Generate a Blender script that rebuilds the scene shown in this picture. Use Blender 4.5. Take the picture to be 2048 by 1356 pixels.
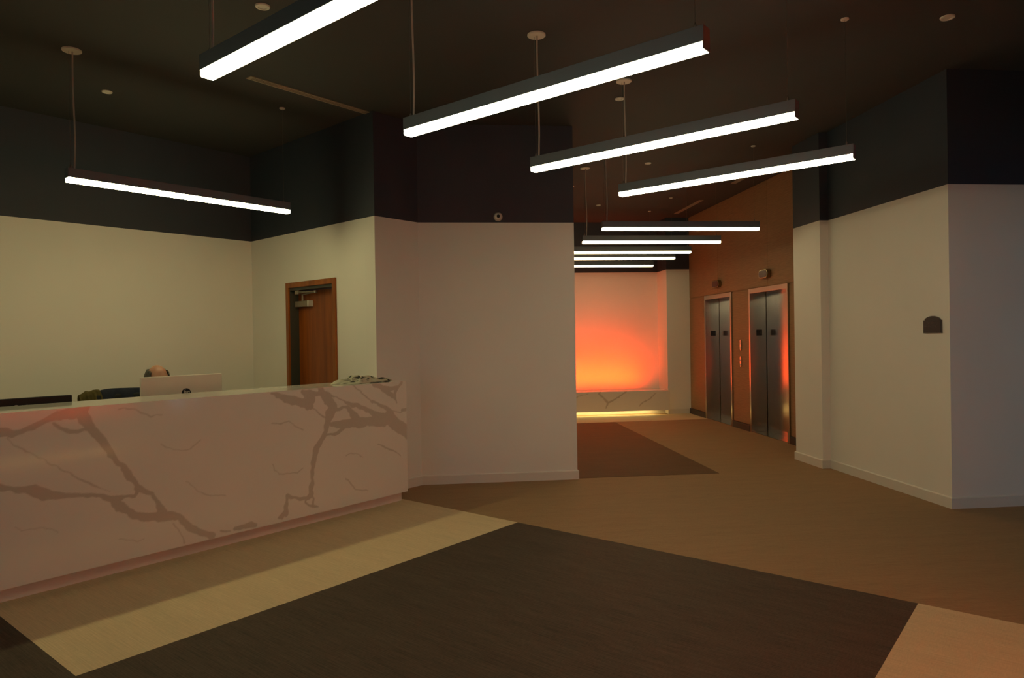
import bpy, bmesh, math, random
import numpy as np
from mathutils import Vector, Matrix

for o in list(bpy.data.objects): bpy.data.objects.remove(o)
scn = bpy.context.scene
COL = scn.collection
R2 = math.sqrt(.5)

# ------------------------------------------------------------------ camera
FPX, CXP, CYP, EYE = 1385., 1024., 678., 1.5          # focal length in pixels of the 2048x1356 frame
YAW, ROLL, PITCH = math.atan(140 / FPX), .0155, -math.atan(5.2 / FPX)
fw = Vector((math.sin(YAW) * math.cos(PITCH), math.cos(YAW) * math.cos(PITCH), math.sin(PITCH)))
r0 = Vector((math.cos(YAW), -math.sin(YAW), 0)); u0 = r0.cross(fw)
RT = r0 * math.cos(ROLL) - u0 * math.sin(ROLL); UP = u0 * math.cos(ROLL) + r0 * math.sin(ROLL)
cd = bpy.data.cameras.new('camera'); cam = bpy.data.objects.new('camera', cd); COL.objects.link(cam)
cd.sensor_width = 36; cd.lens = 36 * FPX / 2048; cd.clip_start = .05
m = Matrix((RT, UP, -fw)).transposed().to_4x4(); m.translation = Vector((0, 0, EYE)); cam.matrix_world = m
scn.camera = cam
E1 = Vector((R2, R2, 0)); E2 = Vector((-R2, R2, 0))     # the lobby is turned 45 degrees to the hall: u along the desk, v across
def UV(u, v, z=0.): return E1 * u + E2 * v + Vector((0, 0, z))
def ray(x, y): return fw + RT * ((x - CXP) / FPX) - UP * ((y - CYP) / FPX)
def on_v(x, y, v):
    d = ray(x, y); p = Vector((0, 0, EYE)) + d * (v / d.dot(E2)); return p.dot(E1), p.z

# ------------------------------------------------------------------ world, exposure
scn.view_settings.view_transform = 'Standard'; scn.view_settings.look = 'None'
scn.view_settings.exposure = 0.0; scn.view_settings.gamma = 1; scn.view_settings.use_curve_mapping = False
w = bpy.data.worlds.new('world'); scn.world = w; w.use_nodes = True
bg = w.node_tree.nodes['Background']; bg.inputs[0].default_value = (.60, .73, .92, 1); bg.inputs[1].default_value = 1.0
LED = (1, .89, .56); LED_STR = 13.0; HALL = (1, .81, .43); HALL_STR = 9.6; DESK = (1, .89, .43); DESK_STR = 31.0
ORANGE = (1, .045, .001); WASH_END = 31.; WASH_LOBBY = 55.
COVE = (1, .76, .28); COVE_STR = 21.
scn.cycles.max_bounces = 8; scn.cycles.diffuse_bounces = 5
scn.cycles.sample_clamp_indirect = 4.0

# ------------------------------------------------------------------ materials
def mat(name, col, rough=.6, metal=0., spec=.4, noise=None, bump=None, emit=None, estr=0., aniso=0., coat=0.):
    """noise=(scale xyz, amount) colour variation; bump=(scale xyz, strength) fine relief; object coordinates"""
    mt = bpy.data.materials.new(name); mt.use_nodes = True; nt = mt.node_tree; b = nt.nodes['Principled BSDF']
    b.inputs['Base Color'].default_value = (*col, 1); b.inputs['Roughness'].default_value = rough
    b.inputs['Metallic'].default_value = metal; b.inputs['Specular IOR Level'].default_value = spec
    if coat: b.inputs['Coat Weight'].default_value = coat; b.inputs['Coat Roughness'].default_value = .06
    if aniso: b.inputs['Anisotropic'].default_value = aniso
    tc = nt.nodes.new('ShaderNodeTexCoord')
    def nz(sc, detail=4):
        mp = nt.nodes.new('ShaderNodeMapping'); mp.inputs['Scale'].default_value = sc
        nt.links.new(tc.outputs['Object'], mp.inputs[0])
        n = nt.nodes.new('ShaderNodeTexNoise'); n.inputs['Scale'].default_value = 1; n.inputs['Detail'].default_value = detail
        nt.links.new(mp.outputs[0], n.inputs['Vector']); return n
    if noise:
        n = nz(noise[0]); rp = nt.nodes.new('ShaderNodeValToRGB'); a = noise[1]
        rp.color_ramp.elements[0].position = .3; rp.color_ramp.elements[1].position = .7
        rp.color_ramp.elements[0].color = (*[max(0, c * (1 - a)) for c in col], 1)
        rp.color_ramp.elements[1].color = (*[min(1, c * (1 + a)) for c in col], 1)
        nt.links.new(n.outputs['Fac'], rp.inputs[0]); nt.links.new(rp.outputs[0], b.inputs['Base Color'])
    if bump:
        n = nz(bump[0], 2); bp = nt.nodes.new('ShaderNodeBump'); bp.inputs['Strength'].default_value = bump[1]; bp.inputs['Distance'].default_value = .002
        nt.links.new(n.outputs['Fac'], bp.inputs['Height']); nt.links.new(bp.outputs[0], b.inputs['Normal'])
    if emit:
        b.inputs['Emission Color'].default_value = (*emit, 1); b.inputs['Emission Strength'].default_value = estr
    return mt

def woven(name, col, amt, rot):
    """woven vinyl floor: two crossing sets of fine threads plus broad streaks along one direction"""
    mt = bpy.data.materials.new(name); mt.use_nodes = True; nt = mt.node_tree; b = nt.nodes['Principled BSDF']
    b.inputs['Roughness'].default_value = .7; b.inputs['Specular IOR Level'].default_value = .25
    tc = nt.nodes.new('ShaderNodeTexCoord')
    def layer(scale, detail):
        rt = nt.nodes.new('ShaderNodeMapping'); rt.inputs['Rotation'].default_value = (0, 0, rot); nt.links.new(tc.outputs['Object'], rt.inputs[0])
        mp = nt.nodes.new('ShaderNodeMapping'); mp.inputs['Scale'].default_value = scale
        nt.links.new(rt.outputs[0], mp.inputs[0])
        n = nt.nodes.new('ShaderNodeTexNoise'); n.inputs['Scale'].default_value = 1; n.inputs['Detail'].default_value = detail
        nt.links.new(mp.outputs[0], n.inputs['Vector']); return n.outputs['Fac']
    a1 = layer((5, 160, 1), 3); a2 = layer((170, 26, 1), 2); a3 = layer((1.2, 9, 1), 3)
    def math_(op, x, y):
        n = nt.nodes.new('ShaderNodeMath'); n.operation = op
        for i, q in enumerate((x, y)):
            if isinstance(q, float): n.inputs[i].default_value = q
            else: nt.links.new(q, n.inputs[i])
        return n.outputs[0]
    s = math_('ADD', math_('ADD', math_('MULTIPLY', a1, .5), math_('MULTIPLY', a2, .3)), math_('MULTIPLY', a3, .2))
    rp = nt.nodes.new('ShaderNodeValToRGB'); rp.color_ramp.elements[0].position = .36; rp.color_ramp.elements[1].position = .64
    rp.color_ramp.elements[0].color = (*[c * (1 - amt) for c in col], 1); rp.color_ramp.elements[1].color = (*[c * (1 + amt) for c in col], 1)
    nt.links.new(s, rp.inputs[0]); nt.links.new(rp.outputs[0], b.inputs['Base Color'])
    bp = nt.nodes.new('ShaderNodeBump'); bp.inputs['Strength'].default_value = .25; bp.inputs['Distance'].default_value = .001
    nt.links.new(s, bp.inputs['Height']); nt.links.new(bp.outputs[0], b.inputs['Normal'])
    return mt

def marble(name, base, vein):
    """polished quartz, its veins read from the mesh attribute 'vein'"""
    mt = bpy.data.materials.new(name); mt.use_nodes = True; nt = mt.node_tree; b = nt.nodes['Principled BSDF']
    b.inputs['Roughness'].default_value = .06; b.inputs['Specular IOR Level'].default_value = .6
    at = nt.nodes.new('ShaderNodeAttribute'); at.attribute_name = 'vein'
    tc = nt.nodes.new('ShaderNodeTexCoord'); n = nt.nodes.new('ShaderNodeTexNoise'); n.inputs['Scale'].default_value = 2.5; n.inputs['Detail'].default_value = 5
    nt.links.new(tc.outputs['Object'], n.inputs['Vector'])
    mx0 = nt.nodes.new('ShaderNodeMix'); mx0.data_type = 'RGBA'
    mx0.inputs['A'].default_value = (*[c * .96 for c in base], 1); mx0.inputs['B'].default_value = (*base, 1)
    nt.links.new(n.outputs['Fac'], mx0.inputs['Factor'])
    mx = nt.nodes.new('ShaderNodeMix'); mx.data_type = 'RGBA'; mx.inputs['B'].default_value = (*vein, 1)
    nt.links.new(at.outputs['Fac'], mx.inputs['Factor']); nt.links.new(mx0.outputs['Result'], mx.inputs['A'])
    nt.links.new(mx.outputs['Result'], b.inputs['Base Color'])
    return mt

def wood(name, dark, light, axis):
    mt = bpy.data.materials.new(name); mt.use_nodes = True; nt = mt.node_tree; b = nt.nodes['Principled BSDF']
    b.inputs['Roughness'].default_value = .35
    tc = nt.nodes.new('ShaderNodeTexCoord'); mp = nt.nodes.new('ShaderNodeMapping')
    sc = [14, 14, 14]; sc[axis] = 1.1; mp.inputs['Scale'].default_value = sc
    nt.links.new(tc.outputs['Object'], mp.inputs[0])
    n = nt.nodes.new('ShaderNodeTexNoise'); n.inputs['Scale'].default_value = 1; n.inputs['Detail'].default_value = 6; n.inputs['Distortion'].default_value = .6
    nt.links.new(mp.outputs[0], n.inputs['Vector'])
    rp = nt.nodes.new('ShaderNodeValToRGB'); rp.color_ramp.elements[0].position = .3; rp.color_ramp.elements[1].position = .72
    rp.color_ramp.elements[0].color = (*dark, 1); rp.color_ramp.elements[1].color = (*light, 1)
    nt.links.new(n.outputs['Fac'], rp.inputs[0]); nt.links.new(rp.outputs[0], b.inputs['Base Color'])
    return mt

M = {}
M['paint'] = mat('white_wall_paint', (.80, .768, .70), .7, noise=((1.5, 1.5, 1.5), .02), bump=((220, 220, 220), .06))
M['dark'] = mat('charcoal_paint', (.034, .044, .062), .6, noise=((2, 2, 2), .06))
M['ceil'] = mat('dark_ceiling_paint', (.047, .049, .051), .8, noise=((1, 1, 1), .05))
M['base'] = mat('white_base_paint', (.72, .68, .61), .4, noise=((2, 2, 2), .02))
M['darkbase'] = mat('dark_rubber_base', (.045, .037, .034), .5, noise=((8, 8, 8), .1))
M['grass'] = mat('brown_grasscloth', (.31, .175, .085), .65, noise=((5, 5, 160), .16), bump=((10, 10, 220), .35))
M['tan'] = woven('tan_woven_floor', (.335, .205, .105), .16, 0)
M['darkfl'] = woven('dark_woven_floor', (.073, .053, .036), .42, -math.pi / 4 * 3)
M['darkfl2'] = woven('dark_woven_hall_floor', (.135, .075, .034), .25, 0)
M['cream'] = woven('cream_woven_floor', (.69, .53, .32), .12, -math.pi / 4 * 3)
M['marble'] = marble('veined_quartz', (.82, .76, .68), (.57, .50, .425))
M['toe'] = mat('toe_kick_laminate', (.84, .74, .66), .35, noise=((3, 3, 3), .03))
M['work'] = mat('grey_worktop', (.35, .33, .30), .4, noise=((6, 6, 6), .05))
M['housing'] = mat('grey_lamp_housing', (.14, .17, .205), .45, metal=.3, noise=((4, 4, 4), .04))
M['led'] = mat('lit_diffuser', (.9, .9, .85), .5, emit=LED, estr=LED_STR, noise=((1, 1, 1), .01))
M['led_desk'] = mat('lit_diffuser_desk', (.9, .9, .85), .5, emit=DESK, estr=DESK_STR, noise=((1, 1, 1), .01))
M['cord'] = mat('pale_power_cord', (.42, .38, .34), .5, noise=((9, 9, 9), .03))
M['wire'] = mat('steel_wire', (.25, .24, .22), .4, metal=.8, noise=((9, 9, 9), .03))
M['white'] = mat('white_plastic', (.70, .66, .58), .45, noise=((5, 5, 5), .02))
M['ventm'] = mat('beige_vent_metal', (.34, .28, .2), .5, noise=((5, 5, 5), .03))
M['black'] = mat('black_void', (.006, .006, .006), .7, noise=((5, 5, 5), .1))
M['steel'] = mat('brushed_steel', (.52, .50, .46), .17, metal=1., noise=((90, 90, 2), .05), bump=((260, 260, 2), .03))
M['steel2'] = mat('steel_frame', (.50, .47, .42), .20, metal=1., noise=((90, 90, 2), .05))
M['brass'] = mat('dark_bronze', (.30, .24, .14), .25, metal=1., noise=((20, 20, 20), .05))
M['redlens'] = mat('dark_red_lens', (.07, .010, .006), .3, noise=((30, 30, 30), .05))
M['orange'] = mat('orange_strip', (.9, .5, .2), .5, emit=ORANGE, estr=1.5, noise=((1, 1, 1), .01))
M['led_hall'] = mat('lit_diffuser_hall', (.9, .9, .85), .5, emit=HALL, estr=HALL_STR, noise=((1, 1, 1), .01))
M['cove'] = mat('warm_strip', (.9, .8, .5), .5, emit=COVE, estr=COVE_STR, noise=((1, 1, 1), .01))
M['wooddoor'] = wood('cherry_door', (.19, .045, .004), (.38, .095, .008), 2)
M['woodcase'] = wood('cherry_casing', (.22, .06, .007), (.40, .12, .014), 2)
M['greenframe'] = mat('green_grey_frame', (.055, .062, .050), .45, noise=((6, 6, 6), .05))
M['closer'] = mat('aluminium_closer', (.30, .26, .20), .4, metal=.6, noise=((8, 8, 8), .04))
M['monwhite'] = mat('white_monitor_shell', (.74, .66, .56), .35, noise=((5, 5, 5), .02))
M['monblack'] = mat('black_monitor_shell', (.006, .006, .009), .5, noise=((5, 5, 5), .1))
M['screen'] = mat('screen_glass', (.02, .02, .025), .1, noise=((5, 5, 5), .05))
M['logo'] = mat('black_badge', (.012, .012, .014), .3, noise=((9, 9, 9), .05))
M['logow'] = mat('silver_letters', (.62, .58, .5), .35, noise=((9, 9, 9), .03))
M['sign'] = mat('slate_sign', (.032, .034, .042), .45, noise=((20, 20, 20), .06))
M['signt'] = mat('grey_sign_letters', (.085, .085, .09), .5, noise=((20, 20, 20), .05))
M['signb'] = mat('sign_border', (.085, .08, .085), .5, noise=((20, 20, 20), .05))
M['skin'] = mat('skin', (.50, .25, .165), .45, noise=((22, 22, 22), .10))
M['hair'] = mat('grey_hair', (.085, .082, .07), .8, noise=((120, 120, 30), .45), bump=((250, 250, 60), .8))
M['navy'] = mat('navy_cloth', (.012, .015, .032), .85, noise=((60, 60, 60), .2), bump=((200, 200, 200), .3))
M['olive'] = mat('olive_cloth', (.085, .062, .012), .85, noise=((30, 30, 30), .25), bump=((200, 200, 200), .3))
M['trouser'] = mat('grey_trousers', (.03, .03, .032), .85, noise=((60, 60, 60), .2))
M['chairb'] = mat('black_chair_mesh', (.012, .012, .012), .7, noise=((40, 40, 40), .2))
M['frame_al'] = mat('dark_window_frame', (.05, .05, .05), .4, metal=.5, noise=((4, 4, 4), .05))
def glass_mat():
    mt = bpy.data.materials.new('clear_pane'); mt.use_nodes = True; nt = mt.node_tree; nt.nodes.clear()
    o = nt.nodes.new('ShaderNodeOutputMaterial'); t = nt.nodes.new('ShaderNodeBsdfTransparent'); g = nt.nodes.new('ShaderNodeBsdfGlossy')
    g.inputs['Roughness'].default_value = .02; t.inputs[0].default_value = (.9, .93, .92, 1)
    mx = nt.nodes.new('ShaderNodeMixShader'); mx.inputs[0].default_value = .08
    nt.links.new(t.outputs[0], mx.inputs[1]); nt.links.new(g.outputs[0], mx.inputs[2]); nt.links.new(mx.outputs[0], o.inputs[0]); return mt
M['glass'] = glass_mat()
def scarf_mat():
    mt = bpy.data.materials.new('checked_cloth'); mt.use_nodes = True; nt = mt.node_tree; b = nt.nodes['Principled BSDF']; b.inputs['Roughness'].default_value = .9
    tc = nt.nodes.new('ShaderNodeTexCoord'); n = nt.nodes.new('ShaderNodeTexNoise'); n.inputs['Scale'].default_value = 9; n.inputs['Detail'].default_value = 5; n.inputs['Distortion'].default_value = 1.2
    mp = nt.nodes.new('ShaderNodeMapping'); mp.inputs['Scale'].default_value = (.6, 1.2, 2.2); nt.links.new(tc.outputs['Object'], mp.inputs[0]); nt.links.new(mp.outputs[0], n.inputs['Vector'])
    sx = nt.nodes.new('ShaderNodeSeparateXYZ'); nt.links.new(tc.outputs['Object'], sx.inputs[0])
    ad = nt.nodes.new('ShaderNodeMath'); ad.operation = 'MULTIPLY_ADD'; ad.inputs[1].default_value = -.38; nt.links.new(sx.outputs[0], ad.inputs[0]); nt.links.new(n.outputs['Fac'], ad.inputs[2])
    rp = nt.nodes.new('ShaderNodeValToRGB'); e = rp.color_ramp.elements
    e[0].position = .40; e[0].color = (.03, .03, .026, 1); e[1].position = .50; e[1].color = (.52, .49, .36, 1)
    nt.links.new(ad.outputs[0], rp.inputs[0]); nt.links.new(rp.outputs[0], b.inputs['Base Color']); return mt
M['scarf'] = scarf_mat()

# ------------------------------------------------------------------ mesh helpers
class MB:
    def __init__(s): s.v = []; s.f = []; s.m = []
    def add(s, vs, fs, mi=0):
        k = len(s.v); s.v += [tuple(p) for p in vs]; s.f += [tuple(k + i for i in f) for f in fs]; s.m += [mi] * len(fs); return s
    def box(s, a, b, mi=0):
        x0, y0, z0 = a; x1, y1, z1 = b
        vs = [(x0, y0, z0), (x1, y0, z0), (x1, y1, z0), (x0, y1, z0), (x0, y0, z1), (x1, y0, z1), (x1, y1, z1), (x0, y1, z1)]
        return s.add(vs, [(3, 2, 1, 0), (4, 5, 6, 7), (0, 1, 5, 4), (1, 2, 6, 5), (2, 3, 7, 6), (3, 0, 4, 7)], mi)
    def prism(s, pts, zs, mis):
        """closed prism over a counter-clockwise footprint, cut at the heights zs; mis = material of each storey"""
        n = len(pts)
        for k in range(len(zs) - 1):
            vs = [(p[0], p[1], zs[k]) for p in pts] + [(p[0], p[1], zs[k + 1]) for p in pts]
            fs = [(i, (i + 1) % n, n + (i + 1) % n, n + i) for i in range(n)]
            s.add(vs, fs, mis[k])
        s.add([(p[0], p[1], zs[0]) for p in pts], [tuple(range(n - 1, -1, -1))], mis[0])
        s.add([(p[0], p[1], zs[-1]) for p in pts], [tuple(range(n))], mis[-1]); return s
    def extrude(s, prof, x0, x1, mi=0):
        """profile of (y,z) points swept along x"""
        n = len(prof)
        vs = [(x0, y, z) for y, z in prof] + [(x1, y, z) for y, z in prof]
        fs = [(i, (i + 1) % n, n + (i + 1) % n, n + i) for i in range(n)] + [tuple(range(n - 1, -1, -1)), tuple(range(n, 2 * n))]
        return s.add(vs, fs, mi)
    def tube(s, pts, r, seg=8, mi=0):
        pts = [Vector(p) for p in pts]; rings = []; k = len(s.v); n = len(pts)
        for i, p in enumerate(pts):
            t = (pts[min(i + 1, n - 1)] - pts[max(i - 1, 0)]).normalized()
            a = t.orthogonal().normalized() if i == 0 else (s_a - t * s_a.dot(t)).normalized()
            s_a = a; b = t.cross(a); rr = r[i] if isinstance(r, (list, tuple)) else r
            s.v += [tuple(p + (a * math.cos(q) + b * math.sin(q)) * rr) for q in [2 * math.pi * j / seg for j in range(seg)]]
        for i in range(n - 1):
            for j in range(seg):
                s.f.append((k + i * seg + j, k + i * seg + (j + 1) % seg, k + (i + 1) * seg + (j + 1) % seg, k + (i + 1) * seg + j)); s.m.append(mi)
        s.f.append(tuple(k + j for j in range(seg - 1, -1, -1))); s.m.append(mi)
        s.f.append(tuple(k + (n - 1) * seg + j for j in range(seg))); s.m.append(mi); return s
    def lathe(s, prof, c=(0, 0, 0), seg=24, mi=0, axis='z'):
        """prof of (radius, height)"""
        k = len(s.v); n = len(prof)
        for r, h in prof:
            for j in range(seg):
                q = 2 * math.pi * j / seg; a, b = r * math.cos(q), r * math.sin(q)
                p = (a, b, h) if axis == 'z' else ((a, h, b) if axis == 'y' else (h, a, b))
                s.v.append((p[0] + c[0], p[1] + c[1], p[2] + c[2]))
        for i in range(n - 1):
            for j in range(seg):
                s.f.append((k + i * seg + j, k + i * seg + (j + 1) % seg, k + (i + 1) * seg + (j + 1) % seg, k + (i + 1) * seg + j)); s.m.append(mi)
        for i, o in ((0, -1), (n - 1, 1)):
            ring = [k + i * seg + j for j in range(seg)]
            s.f.append(tuple(ring[::o])); s.m.append(mi)
        return s
    def build(s, name, mats, parent=None, bevel=0., smooth=False, fixn=True):
        me = bpy.data.meshes.new(name); me.from_pydata(s.v, [], s.f)
        for mt in (mats if isinstance(mats, (list, tuple)) else [mats]): me.materials.append(mt)
        me.polygons.foreach_set('material_index', s.m)
        if fixn:
            bm = bmesh.new(); bm.from_mesh(me); bmesh.ops.recalc_face_normals(bm, faces=bm.faces[:]); bm.to_mesh(me); bm.free()
        if smooth: me.polygons.foreach_set('use_smooth', [True] * len(me.polygons))
        me.update(); o = bpy.data.objects.new(name, me); COL.objects.link(o)
        if parent: o.parent = parent
        if bevel:
            md = o.modifiers.new('bevel', 'BEVEL'); md.width = bevel; md.segments = 2; md.limit_method = 'ANGLE'
        return o
def empty(name, loc, rz=0.):
    o = bpy.data.objects.new(name, None); COL.objects.link(o); o.location = loc; o.rotation_euler = (0, 0, rz); o.empty_display_size = .1; return o
def tag(o, label, cat, group=None, kind=None):
    o['label'] = label; o['category'] = cat
    if group: o['group'] = group
    if kind: o['kind'] = kind
    return o
def copy_tree(o, parent=None):
    c = o.copy(); COL.objects.link(c); c.parent = parent
    for ch in list(o.children): copy_tree(ch, c)
    return c
def xy(u, v): p = UV(u, v); return (p.x, p.y)
Q = math.pi / 4

# ------------------------------------------------------------------ the setting
H, PLR, PLC = 3.68, 2.717, 2.675
fl = MB().box((-9, -6, -.1), (9.5, 14, 0)).build('floor', M['tan'])
tag(fl, 'tan woven vinyl floor running through lobby and hall', 'floor', kind='structure')
def panel(pts, mt):
    MB().prism(pts, [-.001, .0025], [0]).build('carpet_panel', mt, fl)
panel([xy(1.153, .69), xy(4.33, .69), xy(4.33, 3.505), xy(1.153, 3.505)], M['darkfl'])
panel([xy(1.153, 3.505), xy(4.33, 3.505), xy(4.33, 4.95), xy(1.153, 4.95)], M['cream'])
panel([xy(1.153, -.6), xy(4.33, -.6), xy(4.33, .69), xy(1.153, .69)], M['cream'])
panel([xy(-2.1, -.6), xy(1.153, -.6), xy(1.153, 4.95), xy(-2.1, 4.95)], M['darkfl'])
panel([(1.41, 7.15), (2.93, 7.15), (2.93, 11.62), (1.41, 11.62)], M['darkfl2'])
panel([(1.41, 11.62), (4.62, 11.72), (4.62, 12.6), (1.41, 12.6)], M['cream'])
ce = MB().box((-9, -6, H), (9.5, 14, H + .1)).build('ceiling', M['ceil'])
tag(ce, 'dark painted ceiling over lobby and elevator hall', 'ceiling', kind='structure')

def wall(name, pts, line, label, mats=None, top=H):
    o = MB().prism(pts, [0, line, top], [0, 1]).build(name, mats or [M['paint'], M['dark']])
    return tag(o, label, 'wall', kind='structure')
T = .16
A = Vector(xy(4.315, 5.2)); W1 = Vector(xy(4.435, 7.6)); B = Vector((-.226, 7.12)); Ccor = Vector((1.385, 7.12)); D = Vector((1.385, 12.62))
Ai = A + (W1 - A).normalized() * T; Bi = Vector((-.16, 7.12 + T)); Ci = Vector((1.385 - T, 7.12 + T)); Di = Vector((1.385 - T, 12.62))
wall('wall_center', [A, B, Ccor, D, Di, Ci, Bi, Ai], PLC, 'white wall with charcoal upper band left of the hall opening')
# wall with the wooden door: local frame along the wall from A to W1
dvec = (W1 - A); LW = dvec.length; ang = math.atan2(dvec.y, dvec.x)
def loc_mb(): return MB()
wd = MB(); d0, d1, dh = .66, 1.60, 2.085          # opening along the wall
for (a, b, z0, z1, mi) in [(T, d0, 0, PLC, 0), (d1, LW, 0, PLC, 0), (d0, d1, dh, PLC, 0), (T, LW, PLC, H, 1)]:
    wd.box((a, -T, z0), (b, 0, z1), mi)
wdo = wd.build('wall_door', [M['paint'], M['dark']]); wdo.location = (A.x, A.y, 0); wdo.rotation_euler = (0, 0, ang)
tag(wdo, 'white wall with charcoal band around the wooden door', 'wall', kind='structure')
wall('wall_reception', [xy(4.60, 7.6), xy(4.60, 7.6 + T), xy(-2.5, 7.6 + T), xy(-2.5, 7.6)], PLC, 'long white wall with charcoal band behind the reception desk')
wall('wall_right', [(4.228, 5.396), (7.6, 5.396), (7.6, 5.396 + T), (4.95, 5.396 + T), (4.95, 7.78), (4.132, 7.78), (4.132, 7.205), (4.228, 7.205)], PLR, 'white wall with charcoal band and small pilaster right of the hall')
wall('wall_end', [(1.225, 12.62), (1.9, 12.62), (1.9, 13.17), (4.2, 13.17), (4.2, 12.62), (5.0, 12.62), (5.0, 13.35), (1.225, 13.35)], 2.708, 'alcove wall at the end of the hall, washed in orange light')
# opposite the desk: the same bench alcove, behind the camera
wall('wall_alcove', [xy(-2.5, -.65), xy(-2.5, -1.35), xy(4.6, -1.35), xy(4.6, -.65), xy(4.2, -.65), xy(4.2, -1.17), xy(1.15, -1.17), xy(1.15, -.65)], PLR, 'white wall with a bench alcove facing the reception desk')
wall('wall_side', [(7.6, 1.9), (7.76, 1.9), (7.76, 5.56), (7.6, 5.56)], PLR, 'white wall closing the passage to the right')
# elevator wall
EV = [(8.87, 10.06), (10.70, 11.84)]; EH = 2.16
ew = MB(); ys = [7.78, EV[0][0], EV[0][1], EV[1][0], EV[1][1], 12.62]
for i in (0, 2, 4): ew.box((4.65, ys[i], 0), (4.98, ys[i + 1], H))
for i in (1, 3): ew.box((4.65, ys[i], EH), (4.98, ys[i + 1], H))
ewo = tag(ew.build('wall_elevator', M['grass']), 'brown textured wall holding the two elevators', 'wall', kind='structure')
g = .003
for i in (0, 2, 4): MB().box((4.64, ys[i] + g, .105), (4.652, ys[i + 1] - g, 2.14)).build('wall_panel', M['grass'], ewo, .002)
for a, b in ((7.78, 9.47), (9.47, 11.27), (11.27, 12.62)):
    MB().box((4.64, a + g, EH + .008), (4.652, b - g, H - .005)).build('wall_panel', M['grass'], ewo, .002)
for i in (0, 2, 4):
    o = MB().box((4.615, ys[i] + (.01 if i else 0), 0), (4.642, ys[i + 1] - .01, .10)).build('baseboard_elevator', M['darkbase'], None, .003)
    tag(o, ['dark baseboard beside the nearer elevator', '', 'dark baseboard between the two elevators', '', 'dark baseboard beyond the farther elevator'][i], 'baseboard', kind='structure')
# entrance doors behind the camera, glazed front along the passage to the right
def glazing(name, org, rz, L, n, label):
    """plane along local x, room towards +y"""
    r = empty(name, org, rz); tag(r, label, 'window', kind='structure'); fr = MB(); xs = [L * i / n for i in range(n + 1)]; h = .03
    for x in xs: fr.box((x - h, -.05, 0), (x + h, .05, 2.6))
    for i in range(n):
        for z0, z1 in ((0, .07), (2.10, 2.16), (2.54, 2.6)): fr.box((xs[i] + h, -.045, z0), (xs[i + 1] - h, .045, z1))
    fr.build('window_frame', M['frame_al'], r)
    for i in range(n):
        for z0, z1 in ((.07, 2.10), (2.16, 2.54)): MB().box((xs[i] + h, -.004, z0), (xs[i + 1] - h, .004, z1)).build('pane', M['glass'], r)
    pl = bpy.data.lights.new('sky_portal', 'AREA'); pl.shape = 'RECTANGLE'; pl.size = L; pl.size_y = 2.6; pl.cycles.is_portal = True
    po = bpy.data.objects.new('sky_portal', pl); COL.objects.link(po); po.parent = r; po.location = (L / 2, -.12, 1.3); po.rotation_euler = (math.pi / 2, 0, math.pi)
    return r
ENT = (.8, 3.4)
for nm, v0, v1, z0 in (('wall_front', -.65, ENT[0] - .03, 0), ('wall_front', ENT[1] + .03, 7.76, 0), ('wall_front', ENT[0] - .03, ENT[1] + .03, 2.6)):
    mb = MB(); zs = [z0, PLR, H] if z0 < 2.6 else [2.6, 2.70, H]
    mb.prism([xy(-2.36, v0), xy(-2.2, v0), xy(-2.2, v1), xy(-2.36, v1)], zs, [0, 1])
    tag(mb.build(nm, [M['paint'], M['dark']]), ['white wall between the alcove and the entrance doors', 'white wall between the entrance doors and the reception wall', 'wall above the entrance doors'][0 if v0 < 0 else (2 if z0 else 1)], 'wall', kind='structure')
glazing('window_1', UV(-2.28, ENT[1]), Q - math.pi / 2, ENT[1] - ENT[0], 2, 'dark framed glass entrance doors')
GX = UV(4.6, -.65)
glazing('window_2', (GX.x + .03, GX.y - .05, 0), 0, 7.56 - GX.x, 4, 'dark framed glazed front of the passage to the right')
MB().prism([(GX.x, GX.y - .1), (7.6, GX.y - .1), (7.6, GX.y), (GX.x, GX.y)], [2.6, 2.7, H], [0, 1]).build('trim_1', [M['paint'], M['dark']])
tag(bpy.data.objects['trim_1'], 'charcoal lintel above the glazed passage front', 'lintel', kind='structure')

def baseboard(name, pts, label, h=.095, t=.014):
    """runs along the polyline; the room lies on its left-hand side"""
    pts = [Vector(p) for p in pts]; n = len(pts); off = []
    for i in range(n):
        ns = []
        for a, b in ((i - 1, i), (i, i + 1)):
            if a >= 0 and b < n: d = (pts[b] - pts[a]).normalized(); ns.append(Vector((-d.y, d.x)))
        q = sum(ns, Vector((0, 0))); q = q / q.dot(ns[0]); off.append(pts[i] + q * t)
    o2 = [p + (q - p) * .55 for p, q in zip(pts, off)]
    mb = MB()
    for i in range(n - 1):
        prof = lambda j: [(pts[j].x, pts[j].y, 0), (off[j].x, off[j].y, 0), (off[j].x, off[j].y, h - .008), (o2[j].x, o2[j].y, h), (pts[j].x, pts[j].y, h)]
        vs = prof(i) + prof(i + 1)
        mb.add(vs, [(k, (k + 1) % 5, 5 + (k + 1) % 5, 5 + k) for k in range(5)] + ([(4, 3, 2, 1, 0)] if i == 0 else []) + ([(5, 6, 7, 8, 9)] if i == n - 2 else []))
    return tag(mb.build(name, M['base']), label, 'baseboard', kind='structure')
baseboard('baseboard_center', [(1.385, 12.6), (1.385, 7.12), B, A], 'white baseboard of the wall left of the hall opening')
baseboard('baseboard_right', [(4.5, 7.78), (4.132, 7.78), (4.132, 7.205), (4.228, 7.205), (4.228, 5.396), (7.58, 5.396)][::-1], 'white baseboard around the right wall and pilaster')
baseboard('baseboard_end', [(4.61, 12.62), (4.2, 12.62)], 'white baseboard under the narrow white wall beside the orange alcove')

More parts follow.
